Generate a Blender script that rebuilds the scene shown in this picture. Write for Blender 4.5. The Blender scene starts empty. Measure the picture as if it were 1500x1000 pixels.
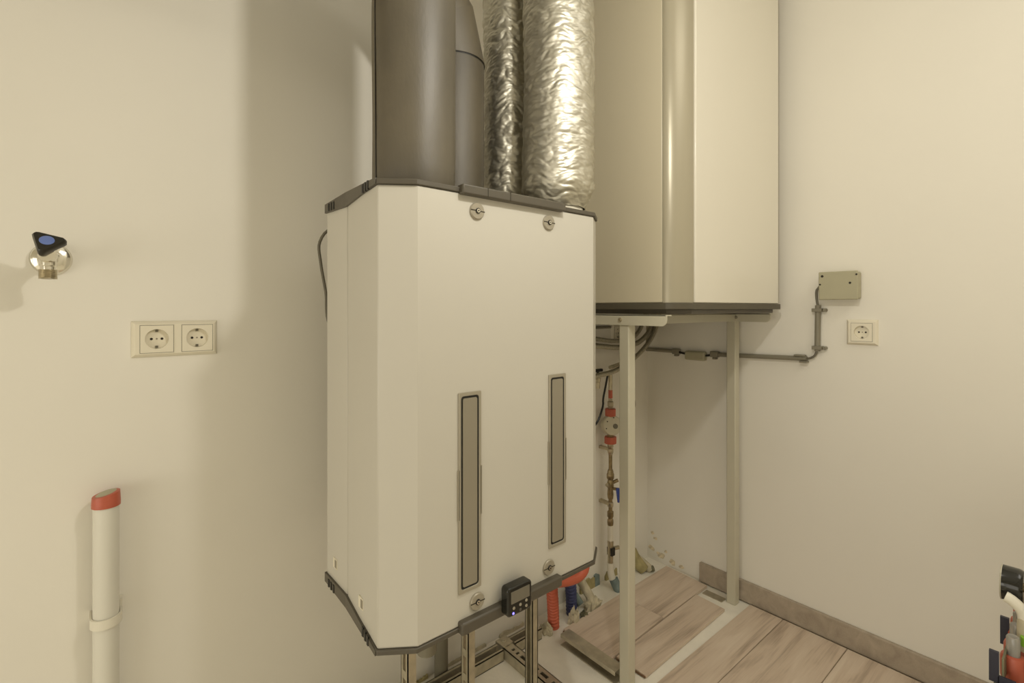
import bpy, math, random
from mathutils import Vector, Matrix, noise
random.seed(7)
PI = math.pi
SC = bpy.context.scene
COL = SC.collection

# ------------------------------------------------------------------ camera, world, bulb and fill lights, exposure
YAW = math.radians(39.82)
cam_data = bpy.data.cameras.new('camera')
cam = bpy.data.objects.new('camera', cam_data)
COL.objects.link(cam)
cam.location = (0, 0, 1.14)
cam.rotation_euler = (PI / 2, 0, -YAW)
cam_data.sensor_width = 36
cam_data.lens = 36 * 722 / 1500
cam_data.shift_y = -48 / 1500
cam_data.clip_start = 0.02
SC.camera = cam

w = bpy.data.worlds.new('world')
SC.world = w
w.use_nodes = True
w.node_tree.nodes['Background'].inputs[0].default_value = (1.0, 0.93, 0.8, 1)
w.node_tree.nodes['Background'].inputs[1].default_value = 0.3


def lamp(name, kind, loc, energy, color, size=0.05, rot=(0, 0, 0)):
    d = bpy.data.lights.new(name, kind)
    d.energy = energy
    d.color = color
    if kind == 'AREA':
        d.shape = 'SQUARE'
        d.size = size
    else:
        d.shadow_soft_size = size
    o = bpy.data.objects.new(name, d)
    COL.objects.link(o)
    o.location = loc
    o.rotation_euler = rot
    return o


LAMP = (1.0, 0.962, 0.878)
lamp('hanging_bulb', 'POINT', (0.60, 0.29, 1.80), 12.0, LAMP, 0.03)
lamp('ceiling_fill', 'AREA', (1.30, -0.80, 2.57), 10.0, LAMP, 1.0)  # added area fill under the ceiling, lifts the right-hand side
lamp('side_fill_front', 'AREA', (-2.1, -0.60, 0.75), 9.5, LAMP, 1.3, (PI / 2, 0, math.radians(-100)))  # added low fill from the left, evens out walls and floor
lamp('side_fill_back', 'AREA', (-2.1, 0.62, 0.75), 9.5, LAMP, 1.0, (PI / 2, 0, math.radians(-90)))  # second added left-hand fill, brightens side faces nearer the back wall

SC.view_settings.view_transform = 'Standard'
SC.view_settings.look = 'None'
SC.view_settings.gamma = 1
SC.view_settings.use_curve_mapping = False
SC.view_settings.exposure = -0.04

# ------------------------------------------------------------------ materials


def lin(c):
    return tuple(((v / 255) / 12.92 if v / 255 <= 0.04045 else (((v / 255) + 0.055) / 1.055) ** 2.4) for v in c) + (1,)


def mat(name, rgb, rough=0.5, metal=0.0, vary=0.06, scale=6.0, bump=0.0, bscale=60.0, spec=0.5, trans=0.0, stretch=(1, 1, 1), emit=0.0):
    m = bpy.data.materials.new(name)
    m.use_nodes = True
    nt = m.node_tree
    b = nt.nodes['Principled BSDF']
    b.inputs['Roughness'].default_value = rough
    b.inputs['Metallic'].default_value = metal
    b.inputs['Specular IOR Level'].default_value = spec
    b.inputs['Transmission Weight'].default_value = trans
    tc = nt.nodes.new('ShaderNodeTexCoord')
    mp = nt.nodes.new('ShaderNodeMapping')
    mp.inputs['Scale'].default_value = stretch
    nt.links.new(tc.outputs['Object'], mp.inputs['Vector'])
    n = nt.nodes.new('ShaderNodeTexNoise')
    n.inputs['Scale'].default_value = scale
    n.inputs['Detail'].default_value = 5
    nt.links.new(mp.outputs['Vector'], n.inputs['Vector'])
    r = nt.nodes.new('ShaderNodeValToRGB')
    c = lin(rgb)
    r.color_ramp.elements[0].position = 0.3
    r.color_ramp.elements[1].position = 0.7
    r.color_ramp.elements[0].color = tuple(v * (1 - vary) for v in c[:3]) + (1,)
    r.color_ramp.elements[1].color = tuple(min(1, v * (1 + vary)) for v in c[:3]) + (1,)
    nt.links.new(n.outputs['Fac'], r.inputs['Fac'])
    nt.links.new(r.outputs['Color'], b.inputs['Base Color'])
    if bump:
        n2 = nt.nodes.new('ShaderNodeTexNoise')
        n2.inputs['Scale'].default_value = bscale
        n2.inputs['Detail'].default_value = 4
        nt.links.new(mp.outputs['Vector'], n2.inputs['Vector'])
        bp = nt.nodes.new('ShaderNodeBump')
        bp.inputs['Strength'].default_value = bump
        bp.inputs['Distance'].default_value = 0.004
        nt.links.new(n2.outputs['Fac'], bp.inputs['Height'])
        nt.links.new(bp.outputs['Normal'], b.inputs['Normal'])
    if emit:
        b.inputs['Emission Color'].default_value = c
        b.inputs['Emission Strength'].default_value = emit
    return m


def wood_mat(name, dark, mid, light, seedv=0.0):
    m = bpy.data.materials.new(name)
    m.use_nodes = True
    nt = m.node_tree
    b = nt.nodes['Principled BSDF']
    b.inputs['Roughness'].default_value = 0.5
    b.inputs['Specular IOR Level'].default_value = 0.35
    tc = nt.nodes.new('ShaderNodeTexCoord')
    oi = nt.nodes.new('ShaderNodeObjectInfo')
    add = nt.nodes.new('ShaderNodeVectorMath')
    add.operation = 'ADD'
    mul = nt.nodes.new('ShaderNodeMath')
    mul.operation = 'MULTIPLY'
    mul.inputs[1].default_value = 30.0
    nt.links.new(oi.outputs['Random'], mul.inputs[0])
    nt.links.new(tc.outputs['Object'], add.inputs[0])
    nt.links.new(mul.outputs[0], add.inputs[1])
    mp = nt.nodes.new('ShaderNodeMapping')
    mp.inputs['Scale'].default_value = (1.6, 14, 14)
    nt.links.new(add.outputs[0], mp.inputs['Vector'])
    n = nt.nodes.new('ShaderNodeTexNoise')
    n.inputs['Scale'].default_value = 1.6
    n.inputs['Detail'].default_value = 7
    n.inputs['Distortion'].default_value = 0.8
    nt.links.new(mp.outputs['Vector'], n.inputs['Vector'])
    mp2 = nt.nodes.new('ShaderNodeMapping')
    mp2.inputs['Scale'].default_value = (3, 90, 90)
    nt.links.new(add.outputs[0], mp2.inputs['Vector'])
    n2 = nt.nodes.new('ShaderNodeTexNoise')
    n2.inputs['Scale'].default_value = 3
    n2.inputs['Detail'].default_value = 3
    nt.links.new(mp2.outputs['Vector'], n2.inputs['Vector'])
    mx = nt.nodes.new('ShaderNodeMath')
    mx.operation = 'MULTIPLY_ADD'
    mx.inputs[1].default_value = 0.3
    nt.links.new(n2.outputs['Fac'], mx.inputs[0])
    nt.links.new(n.outputs['Fac'], mx.inputs[2])
    r = nt.nodes.new('ShaderNodeValToRGB')
    r.color_ramp.elements[0].position = 0.42
    r.color_ramp.elements[0].color = lin(dark)
    r.color_ramp.elements[1].position = 0.9
    r.color_ramp.elements[1].color = lin(light)
    e = r.color_ramp.elements.new(0.62)
    e.color = lin(mid)
    nt.links.new(mx.outputs[0], r.inputs['Fac'])
    nt.links.new(r.outputs['Color'], b.inputs['Base Color'])
    return m


M = {}
M['wall'] = mat('wall_paint', (240, 235, 222), 0.7, vary=0.012, scale=3, bump=0.05, bscale=90, spec=0.3)
M['ceiling'] = mat('ceiling_paint', (240, 238, 230), 0.8, vary=0.01)
M['screed'] = mat('screed', (246, 240, 224), 0.85, vary=0.07, scale=9, bump=0.25, bscale=50, spec=0.2)
M['plank'] = wood_mat('laminate_oak', (178, 158, 138), (214, 194, 172), (228, 211, 190))
M['skirt'] = wood_mat('skirting_oak', (162, 148, 130), (176, 162, 143), (190, 176, 156))
M['core'] = mat('plank_core', (120, 92, 66), 0.8)
M['white_steel'] = mat('white_enamel', (206, 201, 188), 0.32, vary=0.008, scale=2, spec=0.45)
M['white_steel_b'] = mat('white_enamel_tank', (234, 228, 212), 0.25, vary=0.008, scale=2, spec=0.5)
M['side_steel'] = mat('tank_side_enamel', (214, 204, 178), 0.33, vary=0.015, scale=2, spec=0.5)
M['trim'] = mat('charcoal_plastic', (88, 82, 70), 0.45, vary=0.05, scale=12, bump=0.05)
M['black'] = mat('black_plastic', (26, 25, 22), 0.4, vary=0.1)
M['gloss_black'] = mat('gloss_black', (34, 33, 28), 0.12, vary=0.1)
M['silver_grey'] = mat('silver_grey_plastic', (168, 160, 142), 0.35, vary=0.03, metal=0.25)
M['panel_grey'] = mat('grey_panel', (150, 142, 124), 0.4, vary=0.03, metal=0.1)
M['lcd'] = mat('lcd_glass', (120, 114, 100), 0.15, vary=0.03)
M['led'] = mat('blue_led', (120, 110, 255), 0.3, emit=3.0)
M['foam'] = mat('dark_foam', (86, 78, 61), 0.56, vary=0.38, scale=6.5, bump=0.10, bscale=160, spec=0.9, stretch=(1, 1, 0.5))
M['foil'] = mat('aluminium_foil', (198, 194, 180), 0.47, metal=1.0, vary=0.05, scale=10, bump=0.35, bscale=60, stretch=(0.5, 0.5, 1.6))
M['stand'] = mat('stand_enamel', (206, 200, 178), 0.4, vary=0.015, spec=0.45)
M['corner'] = mat('silver_corner_profile', (176, 168, 146), 0.34, metal=0.25, vary=0.01, scale=2)
M['tray'] = mat('tray_plastic', (86, 80, 65), 0.45, vary=0.05)
M['galv'] = mat('galvanised_steel', (190, 182, 160), 0.4, metal=0.6, vary=0.15, scale=40, bump=0.05)
M['pvc'] = mat('white_plastic', (232, 226, 208), 0.4, vary=0.01)
M['pipe_white'] = mat('white_pvc_pipe', (226, 222, 208), 0.32, vary=0.012)
M['socket'] = mat('socket_plastic', (236, 228, 206), 0.3, vary=0.01)
M['dark'] = mat('dark_hole', (40, 34, 26), 0.7)
M['box_grey'] = mat('grey_green_plastic', (176, 170, 142), 0.45, vary=0.02)
M['conduit'] = mat('grey_conduit', (136, 130, 112), 0.45, vary=0.04)
M['cable'] = mat('grey_cable', (110, 104, 88), 0.45, vary=0.05)
M['drain'] = mat('grey_drain_pvc', (124, 118, 100), 0.5, vary=0.08)
M['red'] = mat('red_nylon', (190, 96, 72), 0.4, vary=0.08, scale=30)
M['orange'] = mat('orange_red_pipe', (208, 106, 78), 0.45, vary=0.05)
M['blue'] = mat('blue_pipe', (62, 70, 112), 0.45, vary=0.1)
M['lever'] = mat('blue_lever', (52, 70, 140), 0.4, vary=0.03)
M['brass'] = mat('dull_brass', (146, 130, 98), 0.35, metal=0.8, vary=0.25, scale=60)
M['chrome'] = mat('chrome', (226, 222, 210), 0.13, metal=1.0, vary=0.03)
M['steel'] = mat('nickel_fitting', (190, 180, 156), 0.3, metal=0.9, vary=0.15, scale=60)
M['hose'] = mat('grey_braided_hose', (172, 165, 144), 0.42, metal=0.4, vary=0.25, scale=180)
M['hose_pale'] = mat('pale_hose', (198, 188, 160), 0.5, vary=0.1, scale=60)
M['mortar'] = mat('mortar', (196, 186, 158), 0.9, vary=0.2, scale=30, bump=0.6, bscale=80)
M['strip'] = mat('olive_foam', (168, 156, 110), 0.9, vary=0.3, scale=25, bump=0.4)
M['strip_blue'] = mat('blue_grey_foam', (124, 138, 134), 0.85, vary=0.3, scale=25, bump=0.4)
M['cap_blue'] = mat('blue_disc', (110, 132, 196), 0.35, vary=0.02)
M['handle'] = mat('black_handle', (44, 41, 33), 0.3, vary=0.06)
M['dial'] = mat('meter_dial', (204, 196, 172), 0.35, vary=0.02)
M['clear'] = mat('clear_plastic', (225, 220, 208), 0.08, trans=0.6, vary=0.02)
M['navy'] = mat('navy_plastic', (44, 44, 58), 0.45, vary=0.05)
M['zinc'] = mat('zinc_bracket', (124, 122, 98), 0.45, metal=0.5, vary=0.15, scale=30)
M['slot'] = mat('slot_shade', (60, 54, 42), 0.8)
M['grey_rim'] = mat('grey_rim', (196, 190, 172), 0.3, metal=0.3)
M['chip'] = mat('bare_plaster', (222, 208, 178), 0.9, vary=0.3, scale=60)
M['green'] = mat('green_plastic', (140, 190, 60), 0.4)

# ------------------------------------------------------------------ mesh builder
WORLD = {}          # world location of every object built (all are pure translations)


class MB:
    def __init__(self, xf=None):
        self.v, self.f, self.xf = [], [], xf or Matrix.Identity(4)

    def add(self, vs, fs):
        n = len(self.v)
        self.v += [self.xf @ Vector(p) for p in vs]
        self.f += [tuple(i + n for i in f) for f in fs]
        return self

    def box(self, x0, x1, y0, y1, z0, z1):
        return self.hexa([(x0, y0, z0), (x1, y0, z0), (x1, y1, z0), (x0, y1, z0)], [(x0, y0, z1), (x1, y0, z1), (x1, y1, z1), (x0, y1, z1)])

    def hexa(self, a, b):
        """Two matching loops joined into a solid."""
        n = len(a)
        fs = [tuple(range(n))[::-1], tuple(range(n, 2 * n))]
        fs += [(i, (i + 1) % n, n + (i + 1) % n, n + i) for i in range(n)]
        return self.add(list(a) + list(b), fs)

    def prism(self, poly, z0, z1):
        return self.hexa([(x, y, z0) for x, y in poly], [(x, y, z1) for x, y in poly])

    def extr(self, poly, vec):
        vec = Vector(vec)
        return self.hexa([tuple(p) for p in poly], [tuple(Vector(p) + vec) for p in poly])

    def ring(self, outer, inner, d):
        """Solid frame between two loops of equal count (3D points), thickness vector d."""
        n = len(outer)
        d = Vector(d)
        vs = list(outer) + list(inner) + [tuple(Vector(p) + d) for p in outer] + [tuple(Vector(p) + d) for p in inner]
        fs = []
        for i in range(n):
            j = (i + 1) % n
            fs += [(i, j, n + j, n + i), (2 * n + i, 3 * n + i, 3 * n + j, 2 * n + j), (i, 2 * n + i, 2 * n + j, j), (n + i, n + j, 3 * n + j, 3 * n + i)]
        return self.add(vs, fs)

    def lathe(self, prof, base, axis=(0, 0, 1), n=24, cap=True):
        """prof: list of (r, h) along axis from base."""
        ax = Vector(axis).normalized()
        q = ax.to_track_quat('Z', 'Y')
        base = Vector(base)
        vs, fs = [], []
        for r, h in prof:
            for i in range(n):
                a = 2 * PI * i / n
                vs.append(tuple(base + q @ Vector((r * math.cos(a), r * math.sin(a), h))))
        for k in range(len(prof) - 1):
            for i in range(n):
                j = (i + 1) % n
                fs.append((k * n + i, k * n + j, (k + 1) * n + j, (k + 1) * n + i))
        if cap:
            fs.append(tuple(range(n))[::-1])
            fs.append(tuple((len(prof) - 1) * n + i for i in range(n)))
        return self.add(vs, fs)

    def cyl(self, p0, p1, r, n=20):
        p0, p1 = Vector(p0), Vector(p1)
        return self.lathe([(r, 0), (r, (p1 - p0).length)], p0, p1 - p0, n)

    def tube(self, pts, r, n=12, ripple=0.0, pitch=0.008, step=None):
        """Tube along a smooth path; ripple makes it corrugated."""
        pts = smooth(pts, step or (pitch / 4 if ripple else 0.01))
        rings, s = [], 0.0
        up = Vector((0.13, 0.31, 0.94)).normalized()
        for i, p in enumerate(pts):
            t = (pts[min(i + 1, len(pts) - 1)] - pts[max(i - 1, 0)]).normalized()
            if i:
                s += (p - pts[i - 1]).length
            u = up - t * up.dot(t)
            if u.length < 1e-3:
                u = t.orthogonal()
            u.normalize()
            up = u
            v = t.cross(u)
            rr = r * (1 + ripple * math.sin(2 * PI * s / pitch)) if ripple else r
            rings.append([tuple(p + (u * math.cos(2 * PI * k / n) + v * math.sin(2 * PI * k / n)) * rr) for k in range(n)])
        vs = [q for g in rings for q in g]
        fs = []
        for a in range(len(rings) - 1):
            for k in range(n):
                j = (k + 1) % n
                fs.append((a * n + k, a * n + j, (a + 1) * n + j, (a + 1) * n + k))
        fs.append(tuple(range(n))[::-1])
        fs.append(tuple((len(rings) - 1) * n + k for k in range(n)))
        return self.add(vs, fs)

    def build(self, name, m, parent=None, bevel=0.0, seg=2, angle=35, flat=False):
        xs = list(zip(*[tuple(p) for p in self.v]))
        c = Vector([(min(a) + max(a)) / 2 for a in xs])
        me = bpy.data.meshes.new(name)
        me.from_pydata([tuple(p - c) for p in self.v], [], self.f)
        me.validate()
        me.update()
        import bmesh
        bm = bmesh.new()
        bm.from_mesh(me)
        bmesh.ops.recalc_face_normals(bm, faces=bm.faces)
        bm.to_mesh(me)
        bm.free()
        me.materials.append(M[m] if isinstance(m, str) else m)
        if not flat:
            me.polygons.foreach_set('use_smooth', [True] * len(me.polygons))
            me.set_sharp_from_angle(angle=math.radians(angle))
        o = bpy.data.objects.new(name, me)
        COL.objects.link(o)
        o.location = c
        WORLD[o.name] = c
        if parent is not None:
            o.parent = parent
            o.matrix_parent_inverse = Matrix.Translation(-WORLD[parent.name])
        if bevel:
            b = o.modifiers.new('bevel', 'BEVEL')
            b.width = bevel
            b.segments = seg
            b.limit_method = 'ANGLE'
            b.angle_limit = math.radians(40)
            b.harden_normals = False
        return o


def smooth(pts, step=0.01):
    """Catmull-Rom resample."""
    P = [Vector(p) for p in pts]
    if len(P) == 2:
        n = max(2, int((P[1] - P[0]).length / step))
        return [P[0].lerp(P[1], i / n) for i in range(n + 1)]
    Q = [2 * P[0] - P[1]] + P + [2 * P[-1] - P[-2]]
    out = []
    for i in range(1, len(Q) - 2):
        n = max(2, int((Q[i + 1] - Q[i]).length / step))
        for k in range(n):
            t = k / n
            a, b, c, d = Q[i - 1], Q[i], Q[i + 1], Q[i + 2]
            out.append(0.5 * ((2 * b) + (c - a) * t + (2 * a - 5 * b + 4 * c - d) * t * t + (3 * b - a - 3 * c + d) * t ** 3))
    out.append(P[-1])
    return out


def tag(o, label=None, cat=None, group=None, kind=None):
    if label:
        o['label'] = label
    if cat:
        o['category'] = cat
    if group:
        o['group'] = group
    if kind:
        o['kind'] = kind
    return o


def thing(name, loc, label, cat, group=None):
    o = bpy.data.objects.new(name, None)
    COL.objects.link(o)
    o.location = loc
    o.empty_display_size = 0.05
    WORLD[o.name] = Vector(loc)
    return tag(o, label, cat, group)


def rrect(cx, cz, w, h, r, y, n=5):
    pts = []
    for sx, sz, a0 in ((1, 1, 0), (-1, 1, 90), (-1, -1, 180), (1, -1, 270)):
        for k in range(n + 1):
            a = math.radians(a0 + 90 * k / n)
            pts.append((cx + sx * (w / 2 - r) + r * math.cos(a), y, cz + sz * (h / 2 - r) + r * math.sin(a)))
    return pts


# ------------------------------------------------------------------ the setting
BY, RX = 1.342, 1.93        # faces of the back wall and of the long wall beside the tank
LX, FY, CZ = -2.2, -2.0, 2.6
tag(MB().box(LX - 0.1, RX + 0.1, FY - 0.1, BY + 0.1, -0.1, 0).build('floor', 'screed'), kind='structure')
floor = bpy.data.objects['floor']
tag(MB().box(LX - 0.1, RX + 0.1, FY - 0.1, BY + 0.1, CZ, CZ + 0.1).build('ceiling', 'ceiling'), kind='structure')
tag(MB().box(LX - 0.1, RX + 0.1, BY, BY + 0.1, 0, CZ).build('wall_back', 'wall'), kind='structure')
tag(MB().box(RX, RX + 0.1, FY, BY, 0, CZ).build('wall_right', 'wall'), kind='structure')
tag(MB().box(LX - 0.1, LX, FY, BY, 0, CZ).build('wall_left', 'wall'), kind='structure')
tag(MB().box(LX, RX, FY - 0.1, FY, 0, CZ).build('wall_front', 'wall'), kind='structure')
tag(MB().box(1.18, RX, -0.13, -0.03, 0, 0.72).build('wall_entrance', 'wall'), kind='structure')

# skirting board along the long wall, cut off short of the corner
bb = MB().box(RX - 0.015, RX, -0.03, 1.079, 0.006, 0.083)
tag(bb.build('baseboard_right', 'skirt', bevel=0.002), kind='structure')

# plaster chips and stains low on the long wall, close to the corner
wr = bpy.data.objects['wall_right']
for cy_, cz_, rr_, sd in ((1.318, 0.05, 0.016, 1), (1.30, 0.10, 0.010, 2), (1.27, 0.035, 0.020, 3), (1.315, 0.12, 0.008, 4), (1.245, 0.06, 0.008, 5), (1.21, 0.025, 0.016, 6), (1.17, 0.022, 0.012, 7)):
    pts = []
    for k in range(18):
        a_ = 2 * PI * k / 18
        q_ = rr_ * (1 + 0.6 * noise.noise(Vector((math.cos(a_) * 1.5, math.sin(a_) * 1.5, sd * 3.7))))
        pts.append((RX - 0.0012, cy_ + q_ * math.cos(a_), max(0.004, cz_ + 0.7 * q_ * math.sin(a_))))
    MB().extr(pts, (0.0014, 0, 0)).build('plaster_chip', 'chip', wr)

# laid floor: planks run across the room, one object each
T = 0.010


def plank(x0, x1, y0, y1, parent, z0=0.002, t=T):
    g = 0.0009
    return MB().box(x0 + g, x1 - g, y0 + g, y1 - g, z0, z0 + t).build('plank', 'plank', parent, bevel=0.0012, seg=1)


rows = [(0.745, 0.864, [0.42, 1.904]), (0.544, 0.745, [0.42, 0.9, 1.904]), (0.343, 0.544, [0.42, 1.25, 1.904]),
        (0.142, 0.343, [0.42, 0.75, 1.904]), (-0.028, 0.142, [0.42, 1.1, 1.904])]
for y0, y1, xs in rows:
    for a, b in zip(xs[:-1], xs[1:]):
        plank(a, b, y0, y1, floor)

# ------------------------------------------------------------------ ventilation unit
unit = thing('ventilation_unit', (0.6735, 0.96, 0.53), 'large white ventilation unit with sloping front corners hanging before the back wall', 'ventilation unit')
front = [(0.436, 0.787), (0.911, 0.787), (0.968, 0.828), (0.953, 1.017), (0.398, 1.017), (0.378, 0.828)]
rear = [(0.398, 1.019), (0.953, 1.019), (0.953, 1.14), (0.398, 1.14)]
Z0, Z1 = 0.533, 1.362
MB().prism(front, Z0, Z1).build('front_cover', 'white_steel', unit, bevel=0.003)
MB().prism(rear, Z0, Z1).build('casing', 'white_steel', unit, bevel=0.002)


def offset(poly, d):
    cx = sum(p[0] for p in poly) / len(poly)
    cy = sum(p[1] for p in poly) / len(poly)
    return [(x + d * (1 if x > cx else -1), y + d * (1 if y > cy else -1)) for x, y in poly]


outline = [(0.436, 0.787), (0.911, 0.787), (0.968, 0.828), (0.953, 1.017), (0.953, 1.14), (0.398, 1.14), (0.398, 1.017), (0.378, 0.828)]
for zz, name in (((Z1, Z1 + 0.010), 'top_trim'), ((Z0 - 0.009, Z0), 'bottom_trim')):
    MB().prism(offset(outline, 0.003), *zz).build(name, 'trim', unit, bevel=0.0015)
for side in (-1, 1):
    def sx(y, side=side):
        v = (0.378 if y < 0.9 else 0.398) if side < 0 else (0.968 if y < 0.9 else 0.953)
        return v
    for top in (1, 0):
        mb = MB()
        if top:
            q = [((0.828, Z1 + 0.001), (1.017, Z1 - 0.008), (1.017, Z1 + 0.022), (0.828, Z1 + 0.011)),
                 ((1.017, Z1 - 0.008), (1.142, Z1 - 0.004), (1.142, Z1 + 0.016), (1.017, Z1 + 0.022))]
        else:
            q = [((0.828, Z0 - 0.010), (1.017, Z0 - 0.020), (1.017, Z0 + 0.006), (0.828, Z0 - 0.001)),
                 ((1.017, Z0 - 0.020), (1.142, Z0 - 0.016), (1.142, Z0 + 0.004), (1.017, Z0 + 0.006))]
        for quad in q:
            mb.hexa([(sx(y) + side * 0.0045, y, z) for y, z in quad], [(sx(y) - side * (0.012 if side < 0 else 0.001), y, z) for y, z in quad])
        tr = mb.build('side_trim', 'trim', unit)
        for yy in (0.868, 0.883, 0.898, 1.085, 1.10, 1.115):
            z_c = (Z1 + 0.006) if top else (Z0 - 0.009 if yy > 1 else Z0 - 0.004)
            xx = (0.378 + (0.02 if side < 0 else 0) * min(1, (yy - 0.828) / 0.189)) if side < 0 else 0.968 - 0.015 * min(1, (yy - 0.828) / 0.189)
            MB().box(xx + side * 0.003, xx + side * 0.006, yy - 0.003, yy + 0.003, z_c - 0.009, z_c + 0.008).build('vent_slot', 'black', tr)

# grip bars along the top and bottom front edge
bar = MB().box(0.524, 0.802, 0.772, 0.792, Z1 - 0.004, Z1 + 0.015).build('grip_bar', 'trim', unit, bevel=0.003)
for jx in (0.583, 0.640):
    MB().box(jx - 0.0005, jx + 0.0005, 0.7712, 0.774, Z1 - 0.003, Z1 + 0.014).build('joint', 'slot', bar)
MB().box(0.522, 0.791, 0.772, 0.792, Z0 - 0.012, Z0 + 0.012).build('grip_bar', 'trim', unit, bevel=0.004)


def filter_cover(cx, cz, h):
    w = 0.053
    fr = MB().ring(rrect(cx, cz, w, h, 0.002, 0.7875), rrect(cx, cz, w - 0.011, h - 0.014, 0.006, 0.7875), (0, -0.004, 0))
    fo = fr.build('filter_frame', 'silver_grey', unit, bevel=0.0007, seg=1)
    MB().ring(rrect(cx, cz, w - 0.0112, h - 0.0142, 0.006, 0.7872), rrect(cx, cz, w - 0.019, h - 0.022, 0.004, 0.7872), (0, -0.002, 0)).build('groove', 'black', fo)
    MB().hexa(rrect(cx, cz, w - 0.0195, h - 0.0225, 0.004, 0.7872), rrect(cx, cz, w - 0.0195, h - 0.0225, 0.004, 0.7838)).build('filter_panel', 'panel_grey', fo)
    for s in (-1, 1):
        MB().box(cx + s * w / 2 - 0.0016, cx + s * w / 2 + 0.0016, 0.7835, 0.788, cz - 0.05, cz + 0.045).build('grip_tab', 'silver_grey', fo)


filter_cover(0.5484, 0.787, 0.384)
filter_cover(0.7870, 0.801, 0.385)


def knob(x, z, tilt):
    k = MB().lathe([(0.0168, 0), (0.0168, 0.003), (0.0152, 0.0048)], (x, 0.787, z), (0, -1, 0), 32).build('knob', 'silver_grey', unit)
    d = Vector((math.cos(tilt), 0, math.sin(tilt)))
    nrm = Vector((-math.sin(tilt), 0, math.cos(tilt)))
    c = Vector((x, 0.7819, z))
    for s in (-1, 1):
        a, b = c + d * s * 0.0055, c + d * s * 0.0166
        MB().hexa([tuple(a - nrm * 0.001), tuple(b - nrm * 0.001), tuple(b + nrm * 0.001), tuple(a + nrm * 0.001)],
                  [tuple(p + Vector((0, 0.001, 0))) for p in (a - nrm * 0.001, b - nrm * 0.001, b + nrm * 0.001, a + nrm * 0.001)]).build('knob_slot', 'slot', k)
    MB().lathe([(0.0055, 0), (0.0055, 0.0025)], (x, 0.783, z), (0, -1, 0), 20).build('screw_seat', 'black', k)
    MB().lathe([(0.0042, 0), (0.0038, 0.0035)], (x, 0.783, z), (0, -1, 0), 20).build('screw', 'chrome', k)
    MB().lathe([(0.0014, 0), (0.0014, 0.0005)], (x, 0.7793, z), (0, -1, 0), 8).build('screw_recess', 'black', k)


knob(0.5656, 1.3312, -0.05)
knob(0.7605, 1.3302, -0.05)
knob(0.5656, 0.5672, 0.0)
knob(0.7605, 0.5685, 0.0)

# control display clipped over the lower grip bar
dx, dz = 0.6480, 0.5565
dp = MB().hexa(rrect(dx, dz, 0.064, 0.058, 0.008, 0.774), rrect(dx, dz, 0.064, 0.058, 0.008, 0.752)).build('control_display', 'gloss_black', unit, bevel=0.003)
MB().hexa(rrect(dx + 0.001, dz + 0.0085, 0.049, 0.024, 0.0015, 0.7522), rrect(dx + 0.001, dz + 0.0085, 0.049, 0.024, 0.0015, 0.7512)).build('screen', 'lcd', dp)
for bx, bz in ((0.632, 0.5435), (0.649, 0.5445), (0.665, 0.5475), (0.665, 0.5365), (0.649, 0.5345)):
    MB().lathe([(0.0032, 0), (0.0028, 0.001)], (bx, 0.752, bz), (0, -1, 0), 14).build('button', 'silver_grey' if bz > 0.536 else 'trim', dp)
MB().lathe([(0.0024, 0), (0.0020, 0.001)], (0.6305, 0.752, 0.5335), (0, -1, 0), 12).build('indicator_light', 'led', dp)

# little two-tone plates low on the side
for yy, zz in ((1.085, 0.578), (0.920, 0.570)):
    x = 0.398 if yy > 1 else 0.3878
    pl = MB().box(x - 0.0015, x + 0.002, yy - 0.010, yy + 0.012, zz - 0.011, zz + 0.011).build('side_plate', 'socket', unit)
    MB().box(x - 0.0022, x, yy - 0.008, yy + 0.001, zz - 0.008, zz + 0.008).build('side_plate_mark', 'panel_grey', pl)

# condensate outlet below, collars above
MB().lathe([(0.026, 0), (0.026, -0.02), (0.017, -0.024), (0.017, -0.074), (0.020, -0.074), (0.020, -0.095)], (0.52, 0.90, 0.523), (0, 0, 1), 24).build('condensate_outlet', 'drain', unit)
MB().tube([(0.50, 1.13, 1.34), (0.43, 1.185, 1.335), (0.402, 1.2, 1.30), (0.404, 1.2, 1.25), (0.416, 1.2, 1.18), (0.43, 1.2, 1.09), (0.50, 1.13, 0.98)], 0.0035, 8).build('power_cable', 'cable', unit)

# ------------------------------------------------------------------ ducts
DUCTS = [(0.491, 0.90, 0.083), (0.697, 1.07, 0.078), (0.885, 0.884, 0.090), (0.882, 1.068, 0.075)]
top = Z1 + 0.011
for x, y, r in DUCTS:
    MB().lathe([(0.064, 0), (0.064, 0.003), (0.062, 0.0035)], (x, y, top - 0.001), (0, 0, 1), 32).build('duct_collar', 'trim', unit)


def wobble(p, amp, sc):
    return amp * noise.noise(Vector(p) * sc)


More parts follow.
